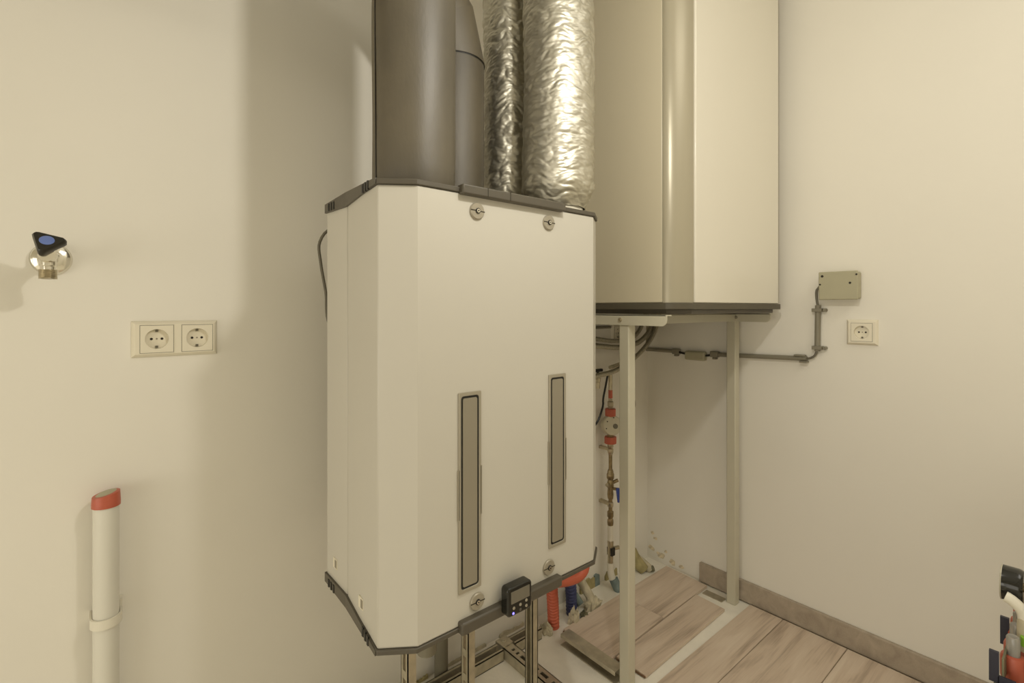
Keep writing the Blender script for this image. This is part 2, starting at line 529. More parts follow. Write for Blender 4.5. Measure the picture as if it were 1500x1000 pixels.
# wide straight foam duct with its lengthwise seam
x, y, r = DUCTS[0]
t = thing('foam_duct', (x, y, top), 'wide charcoal foam air duct rising at the front of the white unit', 'duct')
mb = MB()
nv, na = 60, 64
vs, fs = [], []
for i in range(nv + 1):
    z = top + 0.005 + (CZ - 0.03 - top) * i / nv
    for k in range(na):
        a = 2 * PI * k / na
        rr = r + wobble((math.cos(a), math.sin(a), z * 3), 0.0022, 1.4)
        if i == 0:
            rr -= 0.003
        vs.append((x + rr * math.cos(a), y + rr * math.sin(a), z))
for i in range(nv):
    for k in range(na):
        j = (k + 1) % na
        fs.append((i * na + k, i * na + j, (i + 1) * na + j, (i + 1) * na + k))
fs += [tuple(range(na))[::-1], tuple(nv * na + k for k in range(na))]
mb.add(vs, fs).build('duct_shell', 'foam', t)
sa = math.radians(178)
rr = r + 0.0006
MB().tube([(x + rr * math.cos(sa + d), y + rr * math.sin(sa + d), z) for d, z in ((0.06, top + 0.014), (0.0, 1.7), (-0.06, 2.1), (-0.08, 2.56))], 0.0013, 6, step=0.02).build('seam', 'black', t)

# second foam duct: mitred elbow, then a level run along the back wall
x, y, r = DUCTS[1]
t = thing('foam_duct', (x, y, top), 'narrower charcoal foam air duct with mitred elbow behind the wide one', 'duct')


def mitred(path, r, n=40):
    """Segmented pipe with one ring per mitre plane."""
    P = [Vector(p) for p in path]
    rings = []
    for i, p in enumerate(P):
        a = (P[i] - P[i - 1]).normalized() if i else (P[1] - P[0]).normalized()
        b = (P[i + 1] - P[i]).normalized() if i < len(P) - 1 else a
        t = (a + b).normalized()
        v = Vector((0, 1, 0))
        u = v.cross(t).normalized()
        k = 1 / max(0.3, a.dot(t))
        rings.append([tuple(p + u * (r * k * math.cos(2 * PI * q / n)) + v * (r * math.sin(2 * PI * q / n))) for q in range(n)])
    return rings


zc = 1.778
path = [(x, y, top + 0.005), (x, y, 1.764), (x, y, zc), (x - 0.03, y, zc + 0.09), (x - 0.10, y, zc + 0.165), (x - 0.20, y, zc + 0.195), (x - 0.95, y, zc + 0.195)]
rg = mitred(path, r)
for a in range(len(rg) - 1):
    if a == 1:
        continue
    k_ = 1.0 if a == 0 else 1.03
    p0, p1 = rg[a if a != 2 else 1], rg[a + 1]
    c0, c1 = Vector(path[a if a != 2 else 1]), Vector(path[a + 1])
    p0 = [tuple(c0 + (Vector(p) - c0) * k_) for p in p0]
    p1 = [tuple(c1 + (Vector(p) - c1) * k_) for p in p1]
    MB().hexa(p0, p1).build('duct_segment', 'foam', t, angle=28)
c1 = Vector(path[1])
MB().add([tuple(c1 + (Vector(p) - c1) * 1.012 + Vector((0, 0, dz))) for dz in (-0.003, 0.0) for p in rg[1]],
         [(i, (i + 1) % 40, 40 + (i + 1) % 40, 40 + i) for i in range(40)]).build('elbow_joint', 'black', t)


def foil_duct(x, y, r, seed, label, lean, flare):
    t = thing('foil_duct', (x, y, top + 0.005), label, 'duct')
    nv, na = 560, 200
    vs, fs = [], []
    h = CZ - 0.03 - top - 0.004
    for i in range(nv + 1):
        s = i / nv
        z = top + 0.016 + (h - 0.012) * s
        d = z - top
        ease = min(1, d / 0.07)
        base = 0.066 + (r - 0.066) * (ease * ease * (3 - 2 * ease))
        ox = lean * (d * 0.07 + 0.012 * math.sin(d * 6))
        oy = 0.004 * math.sin(d * 5 + seed)
        for k in range(na):
            a = 2 * PI * k / na
            ca, sn = math.cos(a), math.sin(a)
            u, w_ = ca * 0.5, sn * 0.5
            warp = noise.noise(Vector((ca * 1.7 + seed, sn * 1.7, z * 9))) * 0.9
            dd, _ = noise.voronoi(Vector((u * 3.4 + seed, w_ * 3.4, z * 34 + warp)), distance_metric='DISTANCE')
            ridge = min(0.55, dd[1] - dd[0])
            dd2, _ = noise.voronoi(Vector((u * 6.0 + seed, w_ * 6.0 + 4, z * 95 + warp * 2)), distance_metric='DISTANCE')
            fine = min(0.5, dd2[1] - dd2[0])
            big = noise.noise(Vector((ca * 1.1 + seed, sn * 1.1, z * 4.0)))
            rr = base + 0.0035 * big + 0.0062 * ridge + 0.0030 * fine - 0.003
            vs.append((x + ox + rr * ca, y + oy + rr * sn, z))
    for i in range(nv):
        for k in range(na):
            j = (k + 1) % na
            fs.append((i * na + k, i * na + j, (i + 1) * na + j, (i + 1) * na + k))
    MB().add(vs, fs).build('foil_sleeve', 'foil', t, angle=180)
    MB().lathe([(0.0645, 0), (0.065, 0.008), (0.0645, 0.012)], (x, y, top + 0.005), (0, 0, 1), 40).build('cuff', 'pvc', t)


foil_duct(0.885, 0.884, 0.090, 3.1, 'thick crinkled aluminium foil duct at the front, nearest the white tank', 0.12, 1)
foil_duct(0.882, 1.068, 0.075, 9.7, 'crinkled aluminium foil duct half hidden behind the thicker foil duct', -0.05, 0)

# ------------------------------------------------------------------ tank and its stand
tank = thing('water_tank', (1.54, 1.04, 1.124), 'tall white square-sided water tank standing on a steel frame', 'tank')
X0, X1, Y0, Y1 = 1.222, 1.862, 0.745, 1.330
ZB = 1.157
sidep = [(X0, 0.800)]
for k in range(1, 13):
    a = math.radians(90 * k / 12)
    sidep.append((X0 + 0.080 * (1 - math.cos(a)), 0.800 - 0.050 * math.sin(a)))
n_left = list(sidep)
sidep += [(X1 - 0.02, 0.750), (X1, 0.77), (X1, Y1), (X0, Y1)]
MB().prism(n_left + [(1.302, 0.80)], ZB, 2.42).build('corner_panel', 'corner', tank, angle=50)
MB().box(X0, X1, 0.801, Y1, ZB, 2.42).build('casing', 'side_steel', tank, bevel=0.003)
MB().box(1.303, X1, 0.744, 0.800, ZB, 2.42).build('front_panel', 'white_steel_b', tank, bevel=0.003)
tray = [(X0 - 0.004, Y1), (X0 - 0.004, 0.790)] + [(p[0] - 0.004, p[1] - 0.006) for p in n_left[1:]] + [(X1 + 0.008, 0.740), (X1 + 0.008, Y1)]
MB().prism(tray, 1.138, ZB - 0.0005).build('base_tray', 'tray', tank, bevel=0.0015)
MB().prism([(X0 + 0.02, Y1 - 0.01), (X0 + 0.02, 0.80), (1.30, 0.755), (X1 - 0.02, 0.755), (X1 - 0.02, Y1 - 0.01)], 1.1245, 1.138).build('base_skirt', 'trim', tank, bevel=0.001)
MB().box(X0 - 0.002, X1 + 0.004, 0.742, Y1, 2.42, 2.44).build('lid', 'white_steel_b', tank, bevel=0.004)

stand = thing('tank_stand', (1.53, 0.92, 0), 'cream steel stand of two angle rails and square legs under the tank', 'stand')
for bx, nm in ((1.200, 'rail'), (1.863, 'rail')):
    yn = 0.772
    prof = [(yn, 1.122), (yn, 1.108)]
    for k in range(1, 8):
        a = math.radians(90 * k / 7)
        prof.append((yn + 0.017 - 0.017 * math.cos(a), 1.108 - 0.017 * math.sin(a)))
    prof += [(BY, 1.091), (BY, 1.122)]
    mb = MB().extr([(bx, a, b) for a, b in prof], (0.003, 0, 0))
    mb.box(bx, bx + 0.03, yn + 0.004, BY, 1.1195, 1.1225)
    rl = mb.build(nm, 'stand', stand)
    if bx < 1.5:
        MB().lathe([(0.006, 0), (0.006, 0.004), (0.003, 0.006)], (bx, 0.930, 1.107), (-1, 0, 0), 12).build('screw', 'steel', rl)
    else:
        MB().lathe([(0.006, 0), (0.006, 0.004), (0.003, 0.006)], (bx, 0.898, 1.107), (-1, 0, 0), 12).build('screw', 'conduit', rl)
    MB().box(bx + 0.004, bx + 0.038, 0.903, 0.938, 0.0, 1.119).build('leg', 'stand', stand, bevel=0.003)
MB().box(1.238, 1.866, 0.90, 0.903, 1.092, 1.118).build('cross_rail', 'stand', stand)

# ------------------------------------------------------------------ loose boards, floor strut
loose = thing('loose_floorboards', (1.57, 1.06, 0), 'three clicked-together oak laminate boards lying loose in the corner by the tank legs', 'floorboards')
loose_z = 0.002
for quad in ([(1.250, 1.016), (1.579, 1.030), (1.574, 1.225), (1.252, 1.219)], [(1.580, 1.030), (1.899, 1.034), (1.907, 1.229), (1.575, 1.225)], [(1.289, 0.901), (1.801, 0.911), (1.806, 1.030), (1.284, 1.013)]):
    MB().prism(quad, loose_z, loose_z + T).build('plank', 'plank', loose, bevel=0.001, seg=1)
MB().prism([(1.2475, 1.018), (1.252, 1.018), (1.253, 1.217), (1.2485, 1.217)], 0.003, 0.007).build('click_edge', 'core', loose)
MB().prism([(1.2855, 0.903), (1.292, 0.903), (1.288, 1.01), (1.282, 1.01)], 0.003, 0.007).build('click_edge', 'core', loose)

st = MB().box(1.196, 1.238, 0.948, 1.178, 0.036, 0.039)
st.box(1.235, 1.238, 0.948, 1.178, 0.0, 0.036)
st.box(1.196, 1.238, 0.948, 1.178, 0.0, 0.003)
st.box(1.196, 1.199, 0.948, 1.178, 0.026, 0.036)
tag(st.build('steel_channel', 'galv', bevel=0.001), 'short offcut of galvanised steel channel lying beside the loose boards', 'channel')
pl = MB().box(1.849, 1.883, 0.948, 1.028, 0.0, 0.003)
tag(pl.build('foot_plate', 'galv'), 'small flat metal plate on the floor behind the rear tank leg', 'plate')

# ------------------------------------------------------------------ mounting frame under the unit
fr = thing('mounting_frame', (0.75, 1.1, 0), 'galvanised slotted strut frame carrying the ventilation unit from the floor', 'frame')


def upright(x, y, kind, ztop=0.5225):
    wd, dp, th = 0.030, 0.020, 0.0022
    mb = MB()
    if kind == 'slotted':           # slotted web towards the entrance side, flanges behind it
        mb.box(x, x + th, y, y + 0.009, 0.04, ztop).box(x, x + th, y + 0.021, y + wd, 0.04, ztop)
        z = 0.05
        while z < ztop - 0.02:
            mb.box(x, x + th, y + 0.009, y + 0.021, z, z + 0.018)
            z += 0.06
        mb.box(x, x + dp, y, y + th, 0.04, ztop).box(x, x + dp, y + wd - th, y + wd, 0.04, ztop)
    else:                           # open channel
        mb.box(x, x + dp, y, y + th, 0.04, ztop).box(x, x + dp, y + wd - th, y + wd, 0.04, ztop).box(x + dp - th, x + dp, y, y + wd, 0.04, ztop)
        mb.box(x, x + th, y, y + 0.008, 0.04, ztop).box(x, x + th, y + wd - 0.008, y + wd, 0.04, ztop)
    return mb.build('upright', 'galv', fr)


upright(0.497, 0.940, 'slotted')
upright(0.683, 0.985, 'slotted')
upright(0.893, 0.985, 'channel')


def floor_rail(axis, fixed, a, b, name='floor_rail', z=0.0):
    """Open channel lying on the floor, slots in its web."""
    wd, h, th = 0.04, 0.036, 0.0025
    mb = MB()

    def bx(u0, u1, v0, v1, z0, z1):
        if axis == 'x':
            mb.box(u0, u1, fixed + v0, fixed + v1, z0, z1)
        else:
            mb.box(fixed + v0, fixed + v1, u0, u1, z0, z1)
    bx(a, b, -wd / 2, -wd / 2 + th, z, z + h)
    bx(a, b, wd / 2 - th, wd / 2, z, z + h)
    if axis == 'x':
        bx(a, b, -wd / 2, wd / 2, z, z + th)
        bx(a, b, -wd / 2, -wd / 2 + 0.009, z + h - th, z + h)
        bx(a, b, wd / 2 - 0.009, wd / 2, z + h - th, z + h)
    else:
        bx(a, b, -wd / 2, -wd / 2 + 0.014, z + h - th, z + h)
        bx(a, b, wd / 2 - 0.014, wd / 2, z + h - th, z + h)
        u, k = a, 0
        while u < b - 0.01:
            ln = 0.012 if k % 3 else 0.02
            bx(u, min(b, u + ln), -0.006, 0.006, z + h - th, z + h)
            u += ln + (0.03 if k % 3 == 0 else 0.009)
            k += 1
    return mb.build(name, 'galv', fr)


floor_rail('x', 1.262, 0.44, 1.000)
floor_rail('x', 1.262, 1.052, 1.170)
floor_rail('y', 1.026, 0.86, 1.292)
floor_rail('y', 0.703, 0.86, 1.240)
floor_rail('x', 0.956, 0.44, 0.682)
floor_rail('x', 0.998, 0.726, 1.005)
MB().box(1.005, 1.047, 1.250, 1.290, 0.0365, 0.040).lathe([(0.008, 0), (0.008, 0.006)], (1.026, 1.272, 0.040), (0, 0, 1), 6).build('corner_bolt', 'galv', fr)
for fx, fy in ((0.480, 0.934), (0.672, 0.980), (0.880, 0.980)):
    MB().box(fx, fx + 0.05, fy, fy + 0.04, 0.0365, 0.040).build('foot', 'galv', fr)

# grey drain under the unit, against the wall
dr = thing('drain_pipe', (0.808, 1.31, 0), 'upright grey plastic drain pipe behind the slotted uprights under the unit', 'pipe')
MB().cyl((0.808, 1.311, 0.0), (0.806, 1.311, 0.56), 0.021).build('pipe', 'drain', dr)
MB().lathe([(0.026, 0), (0.026, 0.03)], (0.806, 1.311, 0.50), (0, 0, 1), 20).build('coupling', 'drain', dr)

# ------------------------------------------------------------------ pipes rising from the floor
def lump(name, loc, size, label, m='mortar', seed=0, cat='mortar'):
    vs, fs = [], []
    nu, nw = 22, 10
    for i in range(nw + 1):
        ph = (PI / 2) * i / nw
        for k in range(nu):
            a = 2 * PI * k / nu
            d = Vector((math.cos(a) * math.cos(ph), math.sin(a) * math.cos(ph), math.sin(ph)))
            q = 1 + 0.55 * noise.noise(d * 2.2 + Vector((seed, 0, 0))) + 0.25 * noise.noise(d * 6 + Vector((seed, 3, 0)))
            vs.append((loc[0] + d.x * size[0] * q, loc[1] + d.y * size[1] * q, max(0.0, d.z * size[2] * q)))
    for i in range(nw):
        for k in range(nu):
            j = (k + 1) % nu
            fs.append((i * nu + k, i * nu + j, (i + 1) * nu + j, (i + 1) * nu + k))
    return tag(MB().add(vs, fs).build(name, m, angle=20), label, cat)


red = MB().tube([(1.246, 1.262, 0.0), (1.240, 1.258, 0.06), (1.226, 1.248, 0.13), (1.207, 1.240, 0.22), (1.192, 1.255, 0.32), (1.186, 1.295, 0.39), (1.186, 1.342, 0.41)], 0.0185, 20, ripple=0.16, pitch=0.0125)
tag(red.build('corrugated_pipe', 'orange', angle=180), 'red ribbed pipe rising from the floor below the unit', 'pipe')
blue = MB().tube([(1.352, 1.272, 0.0), (1.347, 1.270, 0.05), (1.334, 1.262, 0.12), (1.322, 1.264, 0.19), (1.308, 1.292, 0.26), (1.298, 1.342, 0.29)], 0.0185, 20, ripple=0.18, pitch=0.0135)
tag(blue.build('corrugated_pipe', 'blue', angle=180), 'dark blue ribbed pipe rising from the floor below the unit', 'pipe')
hp = MB().tube([(0.915, 1.09, 0.506), (0.922, 1.10, 0.42), (0.97, 1.15, 0.31), (1.06, 1.175, 0.255), (1.15, 1.178, 0.230), (1.24, 1.178, 0.206), (1.29, 1.176, 0.207), (1.312, 1.174, 0.232), (1.316, 1.182, 0.30), (1.322, 1.25, 0.375), (1.326, 1.342, 0.39)], 0.019, 18)
tag(hp.build('flexible_pipe', 'orange'), 'smooth orange-red pipe curving level under the corner of the unit', 'pipe')
lump('mortar_lump', (1.318, 1.228, 0), (0.022, 0.017, 0.046), 'pale mortar lump at the foot of the blue ribbed pipe', seed=2)
lump('mortar_lump', (1.205, 1.256, 0), (0.016, 0.026, 0.030), 'low mortar patch beside the foot of the red ribbed pipe', seed=11)
lump('mortar_lump', (1.442, 1.248, 0), (0.040, 0.024, 0.034), 'rough mortar heap under the short broken pipe stub', seed=5)
lump('mortar_crumb', (1.372, 1.228, 0), (0.016, 0.013, 0.024), 'small dark mortar crumb beside the mortar lump of the blue pipe', 'zinc', seed=8)
sb = MB().tube([(1.425, 1.318, 0.112), (1.432, 1.292, 0.075), (1.440, 1.262, 0.038), (1.443, 1.25, 0.012)], 0.017, 14)
tag(sb.build('pipe_stub', 'mortar'), 'mortar-smeared short pipe stub leaning from the back wall to the floor', 'pipe')
sb = MB().tube([(1.385, 1.325, 0.062), (1.392, 1.295, 0.044), (1.398, 1.27, 0.018)], 0.014, 12)
tag(sb.build('foam_scrap', 'strip_blue'), 'blue-grey foam scrap beside the short pipe stub', 'foam')
# torn edge strip between floor and back wall
def edge_strip(x0, x1, hmin, hmax, m, label, seed):
    n = int((x1 - x0) / 0.006)
    a = []
    for i in range(n + 1):
        x = x0 + (x1 - x0) * i / n
        h = hmin + (hmax - hmin) * max(0, min(1, 0.5 + noise.noise(Vector((x * 30, seed, 0))) + 0.3 * noise.noise(Vector((x * 150, seed, 2)))))
        a.append((x, h))
    vs, fs = [], []
    for x, h in a:
        vs += [(x, BY, 0.0), (x, BY - 0.009, 0.0), (x, BY - 0.007, h), (x, BY, h)]
    for i in range(n):
        for k in range(4):
            j = (k + 1) % 4
            fs.append((4 * i + k, 4 * i + j, 4 * i + 4 + j, 4 * i + 4 + k))
    fs += [(0, 1, 2, 3), tuple(4 * n + k for k in (3, 2, 1, 0))]
    return tag(MB().add(vs, fs).build('edge_strip', m, angle=15), label, 'edge strip')


edge_strip(0.45, 0.775, 0.003, 0.014, 'strip', 'torn olive edge strip at the wall foot beyond the drain pipe', 1)
edge_strip(0.84, 1.00, 0.003, 0.010, 'mortar', 'crumbling pale edge at the wall foot behind the long floor rail', 3)
edge_strip(1.06, 1.17, 0.003, 0.016, 'mortar', 'crumbling mortar edge at the wall foot behind the short rail end', 4)
edge_strip(1.395, 1.42, 0.09, 0.17, 'strip', 'upright olive foam strip on the wall beside the pipe stub', 6)
edge_strip(1.47, 1.555, 0.026, 0.050, 'strip', 'olive foam edge strip between the pipe stub and the water pipe', 7)
edge_strip(1.556, 1.585, 0.030, 0.070, 'strip_blue', 'blue-grey foam edge strip at the foot of the water pipe', 9)
edge_strip(1.625, 1.70, 0.015, 0.04, 'strip', 'olive foam edge strip just past the water pipe', 12)

# pipe tails in the corner
ct = thing('pipe_tail', (1.80, 1.27, 0), 'capped pipe tail in olive foam in the corner under the tank', 'pipe')
MB().tube([(1.776, 1.318, 0.085), (1.785, 1.300, 0.050), (1.803, 1.272, 0.012)], 0.024, 14).build('foam_sleeve', 'strip', ct)
MB().tube([(1.800, 1.305, 0.052), (1.818, 1.278, 0.028), (1.832, 1.258, 0.008)], 0.017, 12).build('tail', 'mortar', ct)
MB().lathe([(0.012, 0), (0.012, 0.02)], (1.829, 1.262, 0.008), (0.2, -0.4, 0.25), 12).build('cap', 'zinc', ct)

# ------------------------------------------------------------------ water meter line on the back wall
MX, MY = 1.597, 1.288
wm = thing('water_meter', (MX, MY, 0.02), 'water pipe with red nuts, round meter and blue-lever valve on the back wall', 'water meter')


def zpx(v):
    return 1.14 - 0.002785 * (v - 452)


def part(name, m, prof, x=MX, y=MY, n=16):
    return MB().lathe([(r, zpx(v)) for v, r in prof], (x, y, 0), (0, 0, 1), n).build(name, m, wm, angle=30)


part('upper_pipe', 'steel', [(572, 0.008), (560, 0.008), (546, 0.008)])
part('coupling', 'red', [(583, 0.0085), (571, 0.0085)])
part('fitting', 'steel', [(600, 0.009), (596, 0.009), (595, 0.012), (588, 0.012), (587, 0.008), (584, 0.008)], n=6)
part('nut', 'red', [(609, 0.021), (608, 0.022), (599, 0.022), (598, 0.020)], n=10)
part('nut', 'red', [(649, 0.024), (648, 0.025), (640, 0.025), (639, 0.023)], n=10)
mbody = MB().lathe([(0.018, 0), (0.036, 0.006), (0.040, 0.014), (0.040, 0.040), (0.037, 0.044)], (MX + 0.010, MY + 0.018, zpx(624)), (-0.45, -0.86, 0.2), 32).build('meter_body', 'dial', wm)
ax = Vector((-0.45, -0.86, 0.2)).normalized()
pc = Vector((MX + 0.010, MY + 0.018, zpx(624)))
MB().lathe([(0.021, 0), (0.021, 0.006), (0.019, 0.008)], pc + ax * 0.043 + Vector((0.012, 0, -0.008)), ax, 24).build('register', 'pvc', mbody)
MB().lathe([(0.010, 0), (0.010, 0.002)], pc + ax * 0.051 + Vector((0.012, 0, -0.006)), ax, 18).build('register_window', 'cable', mbody)
MB().lathe([(0.022, 0), (0.022, 0.005)], pc + ax * 0.040 + Vector((0.015, 0, -0.014)), ax, 20).build('red_band', 'red', mbody)
for dx_, dz_ in ((-0.022, 0.016), (-0.026, -0.012), (0.004, 0.030)):
    MB().lathe([(0.0025, 0), (0.0025, 0.0015)], pc + ax * 0.0435 + Vector((dx_, dx_ * -0.45, dz_)), ax, 8).build('rivet', 'dark', mbody)
part('meter_union', 'brass', [(642, 0.013), (605, 0.013)])
part('fitting', 'steel', [(666, 0.008), (662, 0.012), (657, 0.012), (656, 0.009), (654, 0.012), (650, 0.012), (649, 0.01)], n=6)
part('copper_pipe', 'brass', [(690, 0.0075), (664, 0.0075)])
part('check_valve', 'brass', [(702, 0.012), (700, 0.015), (694, 0.015), (692, 0.012), (690, 0.012), (687, 0.009)], n=8)
vb = part('valve_body', 'brass', [(730, 0.011), (724, 0.013), (716, 0.011), (712, 0.014), (706, 0.013), (702, 0.010)], n=12)
MB().cyl((MX, MY, zpx(714)), (MX - 0.030, MY - 0.006, zpx(707)), 0.007, 10).build('test_port', 'steel', vb)
MB().cyl((MX, MY, zpx(708)), (MX + 0.024, MY - 0.02, zpx(703)), 0.007, 10).build('drain_port', 'brass', vb)
MB().cyl((MX, MY, zpx(715)), (MX + 0.002, MY - 0.036, zpx(713)), 0.006, 10).build('spindle', 'brass', vb)
MB().hexa([(MX - 0.008, MY - 0.036, zpx(711)), (MX + 0.007, MY - 0.042, zpx(711)), (MX + 0.006, MY - 0.050, zpx(731)), (MX - 0.007, MY - 0.044, zpx(731))],
          [(MX - 0.006, MY - 0.030, zpx(711)), (MX + 0.009, MY - 0.036, zpx(711)), (MX + 0.008, MY - 0.044, zpx(732)), (MX - 0.005, MY - 0.038, zpx(732))]).build('lever', 'lever', wm, bevel=0.003)
part('lower_pipe', 'brass', [(762, 0.008), (728, 0.008)])
part('fitting', 'steel', [(742, 0.011), (741, 0.012), (736, 0.012), (735, 0.010)], n=8)
part('fitting', 'brass', [(770, 0.011), (765, 0.013), (761, 0.012), (759, 0.009), (756, 0.013), (749, 0.013), (748, 0.010)], n=8)
part('plastic_pipe', 'pvc', [(797, 0.0115), (769, 0.0115)])
part('stop_cock', 'steel', [(826, 0.010), (822, 0.011), (812, 0.011), (811, 0.013), (808, 0.013), (797, 0.012), (794, 0.013), (790, 0.011)], n=12)
MB().box(MX - 0.010, MX + 0.010, MY - 0.016, MY + 0.01, zpx(812), zpx(801)).build('valve_block', 'black', wm)
MB().cyl((MX, MY, zpx(804)), (MX + 0.034, MY - 0.016, zpx(803)), 0.008, 10).build('valve_stem', 'steel', wm)
MB().tube([(MX, MY, zpx(824)), (MX, MY - 0.002, zpx(838)), (MX + 0.004, MY - 0.014, zpx(852)), (MX + 0.010, MY - 0.026, 0.0)], 0.014, 14).build('pipe_tail', 'pvc', wm)
MB().tube([(MX + 0.003, MY - 0.014, zpx(846)), (MX + 0.008, MY - 0.026, zpx(856)), (MX + 0.012, MY - 0.034, 0.0)], 0.0185, 14).build('pipe_sleeve', 'strip_blue', wm)
for v in (738, 658):
    MB().box(MX - 0.008, MX + 0.008, MY, BY, zpx(v + 2), zpx(v - 2)).build('wall_clamp', 'steel', wm)

# small tap half hidden by the unit, and its thin black cable
st = thing('stop_tap', (1.49, 1.30, 0.86), 'small nickel stop tap with black handle on the back wall beside the unit', 'tap')
MB().cyl((1.490, BY, 0.872), (1.490, 1.262, 0.872), 0.011).build('body', 'steel', st)
MB().lathe([(0.012, 0), (0.012, 0.014), (0.010, 0.016), (0.010, 0.04)], (1.498, 1.272, 0.868), (0, 0, -1), 14).build('outlet', 'steel', st)
MB().box(1.470, 1.516, 1.258, 1.270, 0.893, 0.905).box(1.488, 1.496, 1.26, 1.27, 0.878, 0.895).build('handle', 'black', st, bevel=0.003)
cb = MB().tube([(1.545, 1.26, 0.875), (1.534, 1.262, 0.83), (1.520, 1.262, 0.785), (1.518, 1.262, 0.755), (1.490, 1.265, 0.70), (1.43, 1.27, 0.655), (1.40, 1.30, 0.60)], 0.0042, 8)
tag(cb.build('black_cable', 'black'), 'thin black cable curving past the water meter', 'cable')

# ------------------------------------------------------------------ hoses under the tank
def hose(pts, r, m, label):
    o = MB().tube(pts, r, 12).build('flexible_hose', m)
    return tag(o, label, 'hose', 'hoses looping under the tank')


hose([(1.30, 1.275, 1.06), (1.40, 1.272, 1.040), (1.474, 1.27, 1.024), (1.60, 1.27, 1.009), (1.70, 1.27, 1.012), (1.765, 1.27, 1.045), (1.80, 1.27, 1.095), (1.815, 1.27, 1.1235)], 0.0085, 'hose', 'grey braided hose, the innermost loop under the tank')
hose([(1.28, 1.252, 1.02), (1.38, 1.252, 1.008), (1.450, 1.25, 0.999), (1.60, 1.25, 0.984), (1.71, 1.25, 0.993), (1.78, 1.25, 1.020), (1.83, 1.25, 1.065), (1.845, 1.25, 1.1235)], 0.0105, 'hose', 'thick grey braided hose, the middle loop under the tank')
hose([(1.30, 1.235, 0.875), (1.40, 1.235, 0.880), (1.450, 1.23, 0.886), (1.555, 1.23, 0.896), (1.66, 1.23, 0.930), (1.76, 1.23, 0.985), (1.825, 1.23, 1.05), (1.848, 1.225, 1.1235)], 0.0095, 'hose', 'grey braided hose, the lowest loop, passing above the water meter')
hose([(1.560, 1.260, 0.905), (1.65, 1.26, 0.920), (1.75, 1.26, 0.950), (1.825, 1.272, 0.985), (1.852, 1.285, 1.05), (1.855, 1.29, 1.1235)], 0.008, 'hose_pale', 'pale plastic hose beside the lowest braided loop')
th = MB().tube([(1.800, BY - 0.004, 0.955), (1.806, BY - 0.004, 0.90), (1.80, BY - 0.004, 0.80), (1.828, BY - 0.004, 0.74), (1.830, BY - 0.004, 0.70), (1.80, BY - 0.004, 0.675), (1.775, BY - 0.004, 0.678)], 0.0014, 6)
tag(th.build('thin_wire', 'cable'), 'thin loose wire hanging on the back wall under the hoses', 'wire')

# ------------------------------------------------------------------ sockets
def frame_on(origin, u, n):
    u, n = Vector(u), Vector(n)
    v = Vector((0, 0, 1))
    m = Matrix.Identity(4)
    for i, c in enumerate((u, v, n)):
        for k in range(3):
            m[k][i] = c[k]
    for k in range(3):
        m[k][3] = origin[k]
    return m


